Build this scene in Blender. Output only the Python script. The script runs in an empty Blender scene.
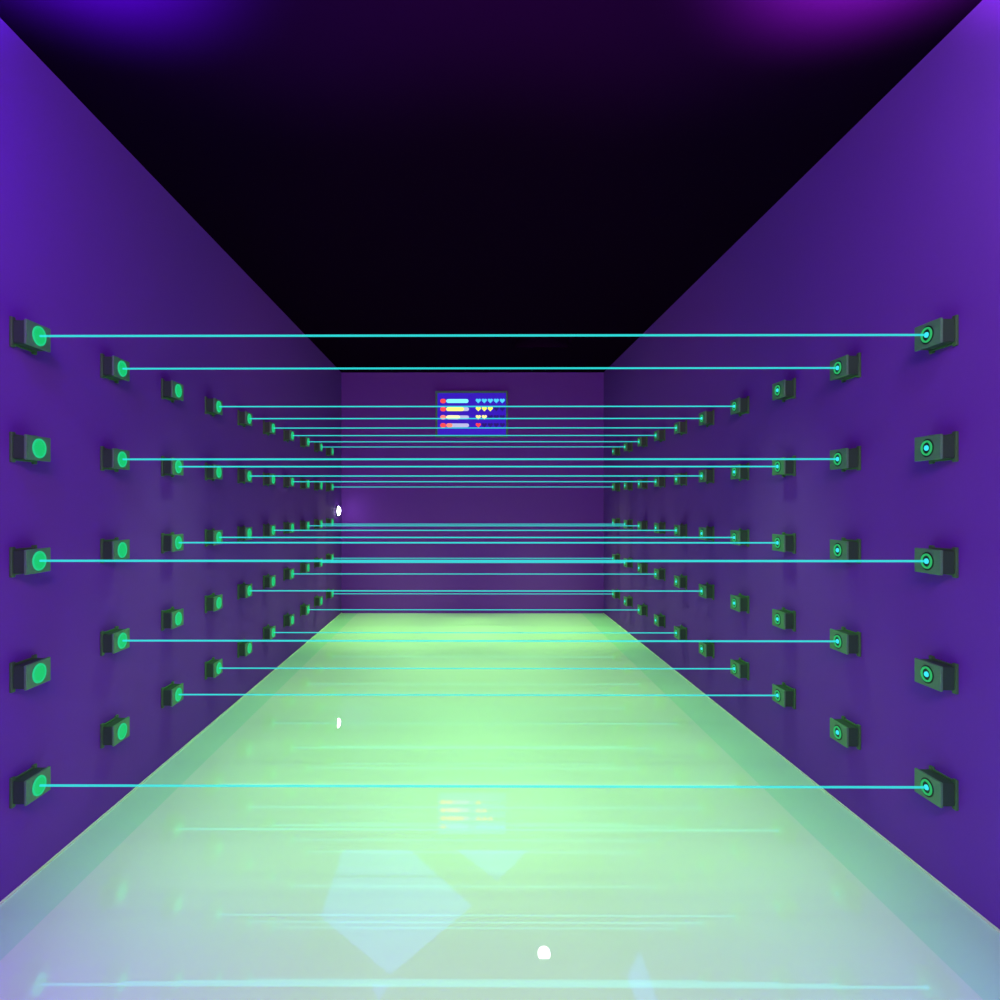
import bpy, bmesh, math
from mathutils import Vector

S = bpy.context.scene
C = S.collection

# ------------------------------------------------------------------ sizes
EYE = 1.1845                      # camera height above the floor
XL, XR = -1.392, 1.474            # side walls
YB, YF = 6.93, -1.3               # end wall, wall behind the camera
ZC = EYE + 1.4476                 # ceiling
LXL, LXR = -1.3395, 1.4195        # front faces of the boxes
D1, STEP = 1.97, 0.47349          # first column of boxes, column pitch
Z1, Z5 = EYE + 0.5263, EYE - 0.8746
ROWZ = [Z1 + (Z5 - Z1) * i / 4 for i in range(5)]
COLY = [D1 + STEP * i for i in range(10)]

# ------------------------------------------------------------------ materials
def lin(c):
    return tuple((v / 255 / 12.92) if v / 255 <= 0.04045 else ((v / 255 + 0.055) / 1.055) ** 2.4 for v in c)

def mat(name, col, rough=0.5, ior=1.45, spec=0.5, bump=0.0, scale=60.0, vary=0.0, metal=0.0):
    m = bpy.data.materials.new(name)
    m.use_nodes = True
    nt = m.node_tree
    b = nt.nodes['Principled BSDF']
    b.inputs['Base Color'].default_value = (*col, 1)
    b.inputs['Roughness'].default_value = rough
    b.inputs['IOR'].default_value = ior
    b.inputs['Specular IOR Level'].default_value = spec
    b.inputs['Metallic'].default_value = metal
    if bump or vary:
        tc = nt.nodes.new('ShaderNodeTexCoord')
        nz = nt.nodes.new('ShaderNodeTexNoise')
        nz.inputs['Scale'].default_value = scale
        nz.inputs['Detail'].default_value = 4
        nt.links.new(tc.outputs['Object'], nz.inputs['Vector'])
        if bump:
            bp = nt.nodes.new('ShaderNodeBump')
            bp.inputs['Strength'].default_value = bump
            bp.inputs['Distance'].default_value = 0.002
            nt.links.new(nz.outputs['Fac'], bp.inputs['Height'])
            nt.links.new(bp.outputs['Normal'], b.inputs['Normal'])
        if vary:
            mx = nt.nodes.new('ShaderNodeMix')
            mx.data_type = 'RGBA'
            mx.inputs['A'].default_value = (*[v * (1 - vary) for v in col], 1)
            mx.inputs['B'].default_value = (*[min(1, v * (1 + vary)) for v in col], 1)
            nt.links.new(nz.outputs['Fac'], mx.inputs['Factor'])
            nt.links.new(mx.outputs['Result'], b.inputs['Base Color'])
    return m

def glow(name, col, strength=1.0, base=(0.02, 0.02, 0.02)):
    m = bpy.data.materials.new(name)
    m.use_nodes = True
    b = m.node_tree.nodes['Principled BSDF']
    b.inputs['Base Color'].default_value = (*base, 1)
    b.inputs['Roughness'].default_value = 0.4
    b.inputs['Specular IOR Level'].default_value = 0.1
    b.inputs['Emission Color'].default_value = (*col, 1)
    b.inputs['Emission Strength'].default_value = strength
    return m

M_WALL = mat('violet wall paint', (0.19, 0.043, 0.435), 0.75, spec=0.1, bump=0.05, scale=90, vary=0.03)
M_END = mat('violet end wall paint', (0.19, 0.043, 0.435), 0.75, spec=0.1, bump=0.05, scale=90, vary=0.03)
M_CEIL = mat('matt black ceiling', (0.008, 0.0008, 0.012), 0.95, spec=0.0, vary=0.05)
M_FLOOR = mat('polished white floor', (0.86, 0.86, 0.86), 0.012, ior=3.2, vary=0.01, scale=3)
M_FLOOR_SHADE = mat('polished floor strip with painted shade', (0.64, 0.86, 0.77), 0.012, ior=3.2, vary=0.01, scale=3)  # band of shade along the walls put into the floor colour
M_BASE = mat('pale baseboard', (0.75, 0.72, 0.66), 0.5)
M_BODY = mat('dark green grey box plastic', (0.030, 0.070, 0.034), 0.6, vary=0.1, scale=200)
M_FACE = mat('green grey box face', (0.105, 0.25, 0.125), 0.5, vary=0.1, scale=200)
M_PLATE = mat('green mounting plate', (0.06, 0.16, 0.05), 0.6)
M_DARK = mat('black lens socket', (0.01, 0.02, 0.015), 0.5)
M_DISC = glow('green receiver disc', lin((10, 198, 108)))
M_RIM = glow('green receiver rim', lin((28, 206, 136)))
M_RING = glow('green emitter ring', lin((40, 180, 100)))
M_DOT = glow('cyan laser aperture', lin((55, 225, 240)), 1.15)
def beam_mat():
    m = bpy.data.materials.new('cyan laser light')
    m.use_nodes = True
    nt = m.node_tree
    nt.nodes.remove(nt.nodes['Principled BSDF'])
    tr = nt.nodes.new('ShaderNodeBsdfTransparent')
    em = nt.nodes.new('ShaderNodeEmission')
    em.inputs['Color'].default_value = (*lin((52, 228, 230)), 1)
    em.inputs['Strength'].default_value = 1.16
    mx = nt.nodes.new('ShaderNodeMixShader')
    mx.inputs[0].default_value = 0.5
    nt.links.new(tr.outputs[0], mx.inputs[1])
    nt.links.new(em.outputs[0], mx.inputs[2])
    nt.links.new(mx.outputs[0], nt.nodes['Material Output'].inputs[0])
    return m
M_BEAM = beam_mat()
M_LAMP = glow('white lamp glass', (0.85, 0.85, 1.0), 24.0)
M_BULB = glow('white bulb', (1.0, 0.97, 0.95), 6.0)

# ------------------------------------------------------------------ helpers
def bm_box(bm, x0, x1, y0, y1, z0, z1):
    v = [bm.verts.new((x, y, z)) for x in (x0, x1) for y in (y0, y1) for z in (z0, z1)]
    f = []
    for q in ((0, 1, 3, 2), (4, 6, 7, 5), (0, 4, 5, 1), (2, 3, 7, 6), (0, 2, 6, 4), (1, 5, 7, 3)):
        f.append(bm.faces.new([v[i] for i in q]))
    return v, f

def box(x0, x1, y0, y1, z0, z1, bevel=0.0, seg=2):
    bm = bmesh.new()
    bm_box(bm, x0, x1, y0, y1, z0, z1)
    bmesh.ops.recalc_face_normals(bm, faces=bm.faces)
    if bevel:
        bmesh.ops.bevel(bm, geom=bm.edges[:], offset=bevel, segments=seg, affect='EDGES', profile=0.5)
    return bm

def lathe_x(profile, seg=32):
    """profile: (x, radius) points revolved about the x axis"""
    bm = bmesh.new()
    rings = []
    for x, r in profile:
        if r < 1e-6:
            rings.append([bm.verts.new((x, 0, 0))])
        else:
            rings.append([bm.verts.new((x, r * math.cos(2 * math.pi * k / seg), r * math.sin(2 * math.pi * k / seg))) for k in range(seg)])
    for a, b in zip(rings, rings[1:]):
        for k in range(seg):
            n = (k + 1) % seg
            q = [a[k % len(a)], a[n % len(a)], b[n % len(b)], b[k % len(b)]]
            u = []
            for w in q:
                if w not in u:
                    u.append(w)
            if len(u) > 2:
                bm.faces.new(u)
    bmesh.ops.recalc_face_normals(bm, faces=bm.faces)
    return bm

def link(name, bm, m, parent=None, smooth=False):
    me = bpy.data.meshes.new(name)
    bm.to_mesh(me)
    bm.free()
    if smooth:
        for p in me.polygons:
            p.use_smooth = True
    me.materials.append(m)
    o = bpy.data.objects.new(name, me)
    C.objects.link(o)
    if parent:
        o.parent = parent
    return o

def tag(o, label, cat, group=None):
    o['label'] = label
    o['category'] = cat
    o['kind'] = 'thing'
    if group:
        o['group'] = group

def empty(name, loc):
    o = bpy.data.objects.new(name, None)
    o.empty_display_size = 0.05
    o.location = loc
    C.objects.link(o)
    return o

def copy_tree(o, loc):
    r = o.copy()
    C.objects.link(r)
    r.location = loc
    for ch in list(o.children):
        c = ch.copy()
        C.objects.link(c)
        c.parent = r
        for g in list(ch.children):
            d = g.copy()
            C.objects.link(d)
            d.parent = c
    return r

def structure(name, bm, m, label=None):
    o = link(name, bm, m)
    o['kind'] = 'structure'
    o['label'] = label or name
    return o

# ------------------------------------------------------------------ room shell
T = 0.08
SL, SR = -1.217, 1.232           # inner edges of the two floor strips with painted shade
structure('floor', box(SL, SR, YF, YB, -T, 0), M_FLOOR, 'polished pale floor of the corridor')
structure('floor_shade_1', box(XL, SL, YF, YB, -T, 0), M_FLOOR_SHADE, 'polished floor strip along the left wall, darkened by painted shade')
structure('floor_shade_2', box(SR, XR, YF, YB, -T, 0), M_FLOOR_SHADE, 'polished floor strip along the right wall, darkened by painted shade')
structure('wall_left', box(XL - T, XL, YF - T, YB + T, -T, ZC + T), M_WALL, 'violet side wall on the left')
structure('wall_right', box(XR, XR + T, YF - T, YB + T, -T, ZC + T), M_WALL, 'violet side wall on the right')
structure('wall_back', box(XL, XR, YB, YB + T, -T, ZC + T), M_END, 'violet end wall with the scoreboard')
structure('wall_front', box(XL, XR, YF - T, YF, -T, ZC + T), M_WALL, 'violet wall behind the camera')
for nm, x0, x1, w in (('baseboard_left', XL, XL + 0.006, 'left'), ('baseboard_right', XR - 0.006, XR, 'right')):
    structure(nm, box(x0, x1, YF, YB, 0, 0.006, 0.001), M_BASE, 'thin pale edging at the foot of the %s wall' % w)

# ceiling with a square opening for the recessed downlight
HX, HY, HR = 0.663, 5.58, 0.25
bm = bmesh.new()
bm_box(bm, XL, XR, YF, HY - HR, ZC, ZC + T)
bm_box(bm, XL, XR, HY + HR, YB, ZC, ZC + T)
bm_box(bm, XL, HX - HR, HY - HR, HY + HR, ZC, ZC + T)
bm_box(bm, HX + HR, XR, HY - HR, HY + HR, ZC, ZC + T)
bmesh.ops.recalc_face_normals(bm, faces=bm.faces)
structure('ceiling', bm, M_CEIL, 'matt black ceiling')

# recessed downlight (black can, round bulb)
dl = empty('recessed_downlight', (HX, HY, ZC))
tag(dl, 'round white bulb recessed in the black ceiling, mirrored in the floor', 'downlight')
bm = bmesh.new()
d = 0.26
bm_box(bm, -HR, -HR + 0.004, -HR, HR, 0.0, d)
bm_box(bm, HR - 0.004, HR, -HR, HR, 0.0, d)
bm_box(bm, -HR, HR, -HR, -HR + 0.004, 0.0, d)
bm_box(bm, -HR, HR, HR - 0.004, HR, 0.0, d)
bm_box(bm, -HR, HR, -HR, HR, d, d + 0.01)
bmesh.ops.recalc_face_normals(bm, faces=bm.faces)
link('housing', bm, M_CEIL, dl)
bm = bmesh.new()
bmesh.ops.create_uvsphere(bm, u_segments=24, v_segments=16, radius=0.055)
for v in bm.verts:
    v.co.z += 0.13
link('bulb', bm, M_BULB, dl, True)
bm = bmesh.new()
bm_box(bm, -0.02, 0.02, -0.02, 0.02, 0.175, d)
bmesh.ops.recalc_face_normals(bm, faces=bm.faces)
link('socket', bm, M_DARK, dl)

# ------------------------------------------------------------------ laser boxes
ORD = ['nearest', 'second', 'third', 'fourth', 'fifth', 'sixth', 'seventh', 'eighth', 'ninth', 'farthest']
ROWN = ['top row', 'second row down', 'middle row', 'fourth row down', 'bottom row']
ON = {0: (0, 2, 4), 1: (0, 1, 3), 2: (1, 2, 4), 3: (0, 2, 4), 4: (0, 1, 3),
      5: (0, 2, 4), 6: (0, 1, 3), 7: (0, 2, 4), 8: (0, 2, 3), 9: (1, 3, 4)}

def box_parts(root, s, depth, hy, hz):
    """housing, face plate, mounting plate and two rails; s = +1 looks to +x. Origin on the wall."""
    def X(a, b):
        return (a * s, b * s) if s > 0 else (b * s, a * s)
    fp = 0.008
    bm = bmesh.new()
    bm_box(bm, *X(0.008, depth - fp), -hy + 0.004, hy - 0.004, -hz + 0.003, hz - 0.003)
    bmesh.ops.recalc_face_normals(bm, faces=bm.faces)
    bmesh.ops.bevel(bm, geom=bm.edges[:], offset=0.002, segments=2, affect='EDGES')
    link('housing', bm, M_BODY, root)
    x0, x1 = X(depth - fp, depth)
    link('face_plate', box(x0, x1, -hy, hy, -hz, hz, 0.0018), M_FACE, root)
    x0, x1 = X(0.0, 0.008)
    link('mounting_plate', box(x0, x1, -hy + 0.002, hy - 0.002, -hz - 0.002, hz + 0.002, 0.0015), M_PLATE, root)
    for sy in (1, -1):
        x0, x1 = X(0.0, 0.009)
        link('mounting_rail', box(x0, x1, sy * (hy - 0.008) - 0.0085, sy * (hy - 0.008) + 0.0085, -hz - 0.008, hz + 0.008, 0.002), M_PLATE, root)

DEP_L, DEP_R = LXL - XL, XR - LXR
rec = empty('laser_receiver', (XL, COLY[0], ROWZ[0]))
box_parts(rec, 1, DEP_L, 0.0565, 0.0380)
link('lens', lathe_x([(DEP_L - 0.001, 0.0295), (DEP_L + 0.0025, 0.0290), (DEP_L + 0.0030, 0.0240), (DEP_L + 0.0015, 0.0230), (DEP_L + 0.0012, 0.0)]), M_DISC, rec, False)
lens = [c for c in rec.children if c.name.startswith('lens')][0]
link('lens_rim', lathe_x([(DEP_L, 0.0305), (DEP_L + 0.004, 0.0300), (DEP_L + 0.004, 0.0255), (DEP_L, 0.0250)]), M_RIM, lens)

emi = empty('laser_emitter', (XR, COLY[0], ROWZ[0]))
box_parts(emi, -1, DEP_R, 0.0565, 0.0380)
dr = -DEP_R
sk = link('lens_socket', lathe_x([(dr, 0.0285), (dr - 0.0008, 0.0285), (dr - 0.0008, 0.0)]), M_DARK, emi)
link('lens_ring', lathe_x([(dr, 0.0235), (dr - 0.0045, 0.0230), (dr - 0.0045, 0.0180), (dr, 0.0175)]), M_RING, emi)
link('lens', lathe_x([(dr, 0.0085), (dr - 0.004, 0.0080), (dr - 0.0065, 0.005), (dr - 0.0070, 0.0)]), M_DOT, emi, True)

first = True
for c in range(10):
    colw = '%s column from camera' % ORD[c] if 0 < c < 9 else '%s column' % ORD[c]
    for r in range(5):
        on = r in ON[c]
        R_ = rec if first else copy_tree(rec, (XL, COLY[c], ROWZ[r]))
        E_ = emi if first else copy_tree(emi, (XR, COLY[c], ROWZ[r]))
        first = False
        tag(R_, 'green disc laser receiver on left wall, %s, %s, %s' % (colw, ROWN[r], 'beam lit' if on else 'no beam'),
            'laser receiver', 'laser receivers on the left wall')
        tag(E_, 'cyan-dotted laser emitter on right wall, %s, %s, %s' % (colw, ROWN[r], 'firing' if on else 'no beam'),
            'laser emitter', 'laser emitters on the right wall')

# ------------------------------------------------------------------ beams
RB = 0.0036
x0, x1 = LXL + 0.0035, LXR - 0.0075
bm = lathe_x([(0, 0), (0, RB), (x1 - x0, RB), (x1 - x0, 0)], 12)
beam = link('laser_beam', bm, M_BEAM)
first = True
for c in range(10):
    for r in ON[c]:
        b = beam if first else beam.copy()
        if not first:
            C.objects.link(b)
        first = False
        b.location = (x0, COLY[c], ROWZ[r])
        tag(b, 'thin cyan laser beam crossing the corridor between %s boxes of the %s column%s' %
            ({0: 'top', 1: 'second row', 2: 'middle', 3: 'fourth row', 4: 'bottom'}[r], ORD[c], '' if c in (0, 9) else ' back'),
            'laser beam', 'cyan laser beams across the corridor')

# ------------------------------------------------------------------ scoreboard on the end wall
def at(px, py, y):
    X = (px - 465.65) * y / 634.0
    return X - 0.00474 * y, EYE - (py - 504.9) * y / 634.0
sx0, sz1 = at(435.5, 391, YB - 0.03)
sx1, sz0 = at(508, 437, YB - 0.03)
sw, sh = sx1 - sx0, sz1 - sz0
board = empty('scoreboard', ((sx0 + sx1) / 2, YB, (sz0 + sz1) / 2))
tag(board, 'small blue scoreboard screen with coloured bars and dots on end wall', 'scoreboard')
bm = bmesh.new()
fw = 0.022
for a in ((-sw / 2, sw / 2, sh / 2 - fw, sh / 2), (-sw / 2, sw / 2, -sh / 2, -sh / 2 + fw),
          (-sw / 2, -sw / 2 + fw, -sh / 2 + fw, sh / 2 - fw), (sw / 2 - fw, sw / 2, -sh / 2 + fw, sh / 2 - fw)):
    bm_box(bm, a[0], a[1], -0.035, 0.0, a[2], a[3])
bmesh.ops.recalc_face_normals(bm, faces=bm.faces)
link('frame', bm, mat('dark green screen frame', (0.06, 0.26, 0.13), 0.5), board)
link('screen', box(-sw / 2 + fw, sw / 2 - fw, -0.028, -0.004, -sh / 2 + fw, sh / 2 - fw), glow('blue screen', lin((48, 14, 190)), 1.0), board)

def sp(px, py):                        # photo point -> board plane coordinates
    X, Z = at(px, py, YB - 0.03)
    return X - board.location.x, Z - board.location.z
GL = {}
def gmat(c):
    if c not in GL:
        GL[c] = glow('screen light %d %d %d' % c, lin(c), 1.25)
    return GL[c]

def pill(name, px0, px1, py, hpx, c, yoff):
    a, z = sp(px0, py)
    b, _ = sp(px1, py)
    h = hpx / 2 * YB / 634
    pts = []
    n = 8
    for k in range(n + 1):
        t = math.pi / 2 + math.pi * k / n
        pts.append((a + h + h * math.cos(t), z + h * math.sin(t)))
    for k in range(n + 1):
        t = -math.pi / 2 + math.pi * k / n
        pts.append((b - h + h * math.cos(t), z + h * math.sin(t)))
    bm = bmesh.new()
    f = bm.faces.new([bm.verts.new((x, yoff, zz)) for x, zz in pts])
    g = bmesh.ops.extrude_face_region(bm, geom=[f])
    bmesh.ops.translate(bm, verts=[v for v in g['geom'] if isinstance(v, bmesh.types.BMVert)], vec=(0, -0.0025, 0))
    bmesh.ops.recalc_face_normals(bm, faces=bm.faces)
    return link(name, bm, gmat(c), board)

def heart(px, py, wpx, c):
    x, z = sp(px, py)
    k = wpx / 2 * YB / 634 / 16.5
    pts = []
    for i in range(24):
        t = 2 * math.pi * i / 24
        hx = 16 * math.sin(t) ** 3
        hz = 13 * math.cos(t) - 5 * math.cos(2 * t) - 2 * math.cos(3 * t) - math.cos(4 * t)
        pts.append((x + hx * k, z + (hz + 2) * k))
    bm = bmesh.new()
    f = bm.faces.new([bm.verts.new((a, -0.0282, b)) for a, b in pts])
    g = bmesh.ops.extrude_face_region(bm, geom=[f])
    bmesh.ops.translate(bm, verts=[v for v in g['geom'] if isinstance(v, bmesh.types.BMVert)], vec=(0, -0.0025, 0))
    bmesh.ops.recalc_face_normals(bm, faces=bm.faces)
    return link('heart_icon', bm, gmat(c), board)

ROWP = [401.0, 409.1, 417.3, 425.3]
TR = (175, 178, 215)
RED, PINK = (240, 70, 70), (250, 130, 110)
for r, (py, ic, fill, fx) in enumerate(zip(ROWP, (RED, RED, (250, 130, 115), RED),
                                           ((125, 235, 255), (250, 245, 120), (255, 250, 175), PINK), (468.5, 464.0, 460.0, 452.5))):
    pill('player_icon', 440.2, 446.0, py, 4.4, ic, -0.0282)
    if r:
        pill('bar_track', 446.4, 469.0, py, 3.7, TR, -0.0282)
    pill('score_bar', 446.2, fx, py, 3.9, fill, -0.0302 if r else -0.0282)
    nlit = (5, 3, 2, 1)[r]
    lc = ((70, 200, 255), (245, 245, 90), (250, 240, 140), (250, 60, 60))[r]
    for k in range(5):
        heart(478.3 + 6.0 * k, py, 5.4, lc if k < nlit else (24, 6, 105))

# ------------------------------------------------------------------ small wall lamp near the end of the left wall
wl = empty('wall_lamp', (XL, 6.70, EYE - (511 - 504.9) * 6.70 / 634))
tag(wl, 'small white glowing dome lamp low on left wall near end wall corner', 'wall lamp')
link('base_ring', lathe_x([(0, 0.057), (0.010, 0.057), (0.012, 0.050), (0.0, 0.050)]), M_BODY, wl, False)
link('dome', lathe_x([(0.0, 0.050), (0.012, 0.049), (0.025, 0.040), (0.034, 0.023), (0.038, 0.0)]), M_LAMP, wl, True)

# ------------------------------------------------------------------ lights
def light(name, kind, loc, col, power, rot=(0, 0, 0), **kw):
    l = bpy.data.lights.new(name, kind)
    l.color = col
    l.energy = power
    for k, v in kw.items():
        setattr(l, k, v)
    o = bpy.data.objects.new(name, l)
    o.location = loc
    o.rotation_euler = rot
    C.objects.link(o)
    return o

def lamp(name, kind, loc, rgb, **kw):
    p = max(rgb)
    return light(name, kind, loc, tuple(v / p for v in rgb), p, **kw)

# narrow downlights in the ceiling, green with some pink, set in a middle row and in pairs nearer the walls
for xs, y, ang, rgb in (((0.04,), 1.6, 70, (64, 144, 54)), ((0.04,), 2.3, 70, (50, 150, 26)),
                        ((-0.78, 0.88), 2.95, 66, (58, 220, 42)), ((-0.6, 0.68), 3.9, 66, (40, 88, 32)),
                        ((-0.6, 0.68), 4.7, 66, (70, 212, 44)), ((-0.6, 0.68), 5.4, 66, (14, 40, 16)),
                        ((-0.6, 0.68), 6.1, 54, (74, 170, 58)), ((-0.8, 0.88), 6.1, 58, (78, 265, 28))):
    for x in xs:
        lamp('ceiling_downlight', 'SPOT', (x, y, ZC - 0.02), rgb, spot_size=math.radians(ang), spot_blend=0.7, shadow_soft_size=0.2)
# violet and magenta lamps on the side walls beside the camera, out of frame
for nm, x, z, rgb in (('violet_lamp_high', XL + 0.35, 2.3, (5.9, 0.2, 25)), ('magenta_lamp_high', XR - 0.35, 2.3, (7.7, 10.5, 12.9)),
                      ('violet_lamp_low', XL + 0.35, 0.5, (0.2, 0.1, 5.1)), ('magenta_lamp_low', XR - 0.35, 0.5, (0.2, 3.1, 3.9))):
    lamp(nm, 'POINT', (x, 1.2, z), rgb, shadow_soft_size=0.06)
# unseen lilac fill behind the camera; two uplights added to tint ceiling corners
lamp('rear_fill', 'AREA', (0.04, -0.6, 2.4), (46, 24, 40), rot=(math.radians(50), 0, 0), shape='RECTANGLE', size=1.2, size_y=0.4)
for nm, x, rgb in (('violet_ceiling_fill', -1.0, (190, 20, 980)), ('magenta_ceiling_fill', 1.06, (500, 130, 800))):
    lamp(nm, 'SPOT', (x, 1.56, 2.08), rgb, rot=(math.radians(180), 0, 0), spot_size=math.radians(82), spot_blend=1.0, shadow_soft_size=0.15)

for x, rgb in ((-0.45, (34, 10, 75)), (0.53, (40, 10, 70))):  # added fill that brightens the near ceiling between the corners
    lamp('purple_ceiling_fill', 'SPOT', (x, 1.6, 1.6), rgb, rot=(math.radians(180), 0, 0), spot_size=math.radians(95), spot_blend=1.0, shadow_soft_size=0.05)

lamp('magenta_end_fill', 'SPOT', (0.04, 0.2, 2.3), (140, 15, 75), rot=(math.radians(86), 0, 0), spot_size=math.radians(52), spot_blend=0.6, shadow_soft_size=0.15)  # added fill that reddens the far side walls and end wall

# added unseen gobo light; its pale blue shapes stand in for floor reflections
PX, PY_, PZ = 0.0, 1.6, ZC - 0.05
def floor_pt(px, py):
    y = EYE * 634.0 / (py - 504.9)
    X = (px - 465.65) * y / 634.0
    return X - 0.00474 * y, y
REFLECTION_SHAPES = [
    [(343, 850), (410, 850), (472, 906), (390, 975), (320, 917)],
    [(457, 850), (528, 850), (497, 881)],
    [(640, 950), (660, 1006), (638, 1006), (626, 975)],
    [(372, 985), (389, 985), (378, 1002)],
]
gp = light('reflection_gobo', 'SPOT', (PX, PY_, PZ), (0.08, 0.20, 1.0), 85, spot_size=math.radians(60), spot_blend=0.3, shadow_soft_size=0.0)
ld = gp.data
ld.use_nodes = True
nt = ld.node_tree
em = nt.nodes['Emission']
tc = nt.nodes.new('ShaderNodeTexCoord')
sep = nt.nodes.new('ShaderNodeSeparateXYZ')
nt.links.new(tc.outputs['Normal'], sep.inputs[0])
def mth(op, a, b=None, c=None, clamp=False):
    n = nt.nodes.new('ShaderNodeMath')
    n.operation = op
    n.use_clamp = clamp
    for i, v in enumerate((a, b, c)):
        if v is None:
            continue
        if isinstance(v, (int, float)):
            n.inputs[i].default_value = v
        else:
            nt.links.new(v, n.inputs[i])
    return n.outputs[0]
az = mth('ABSOLUTE', sep.outputs[2])
u = mth('MULTIPLY', mth('DIVIDE', sep.outputs[0], az), PZ)
v = mth('MULTIPLY', mth('DIVIDE', sep.outputs[1], az), PZ)
tot = None
for poly in REFLECTION_SHAPES:
    pts = [Vector(floor_pt(*p)) - Vector((PX, PY_)) for p in poly]
    cen = sum(pts, Vector((0, 0))) / len(pts)
    mask = None
    for a, b in zip(pts, pts[1:] + pts[:1]):
        nrm = Vector((-(b - a).y, (b - a).x)).normalized()
        if nrm.dot(cen - a) < 0:
            nrm = -nrm
        dist = mth('ADD', mth('ADD', mth('MULTIPLY', u, nrm.x), mth('MULTIPLY', v, nrm.y)), -nrm.dot(a))
        mask = dist if mask is None else mth('MINIMUM', mask, dist)
    mask = mth('MULTIPLY_ADD', mask, 1 / 0.006, 0.5, True)
    tot = mask if tot is None else mth('ADD', tot, mask)
nt.links.new(tot, em.inputs['Strength'])

# ------------------------------------------------------------------ world, camera, view
w = bpy.data.worlds.new('World')
S.world = w
w.use_nodes = True
w.node_tree.nodes['Background'].inputs[0].default_value = (0, 0, 0, 1)
cam = bpy.data.cameras.new('Camera')
cam.sensor_width = 36
cam.lens = 634 * 36 / 1000
cam.shift_x = (500 - 465.65) / 1000
cam.shift_y = (504.9 - 500) / 1000
cam.clip_start = 0.02
co = bpy.data.objects.new('Camera', cam)
co.location = (0, 0, EYE)
co.rotation_euler = (math.radians(90), 0, 0.00474)
C.objects.link(co)
S.camera = co
S.view_settings.view_transform = 'Standard'
S.view_settings.look = 'None'
S.view_settings.exposure = 0
S.view_settings.gamma = 1
S.view_settings.use_curve_mapping = False
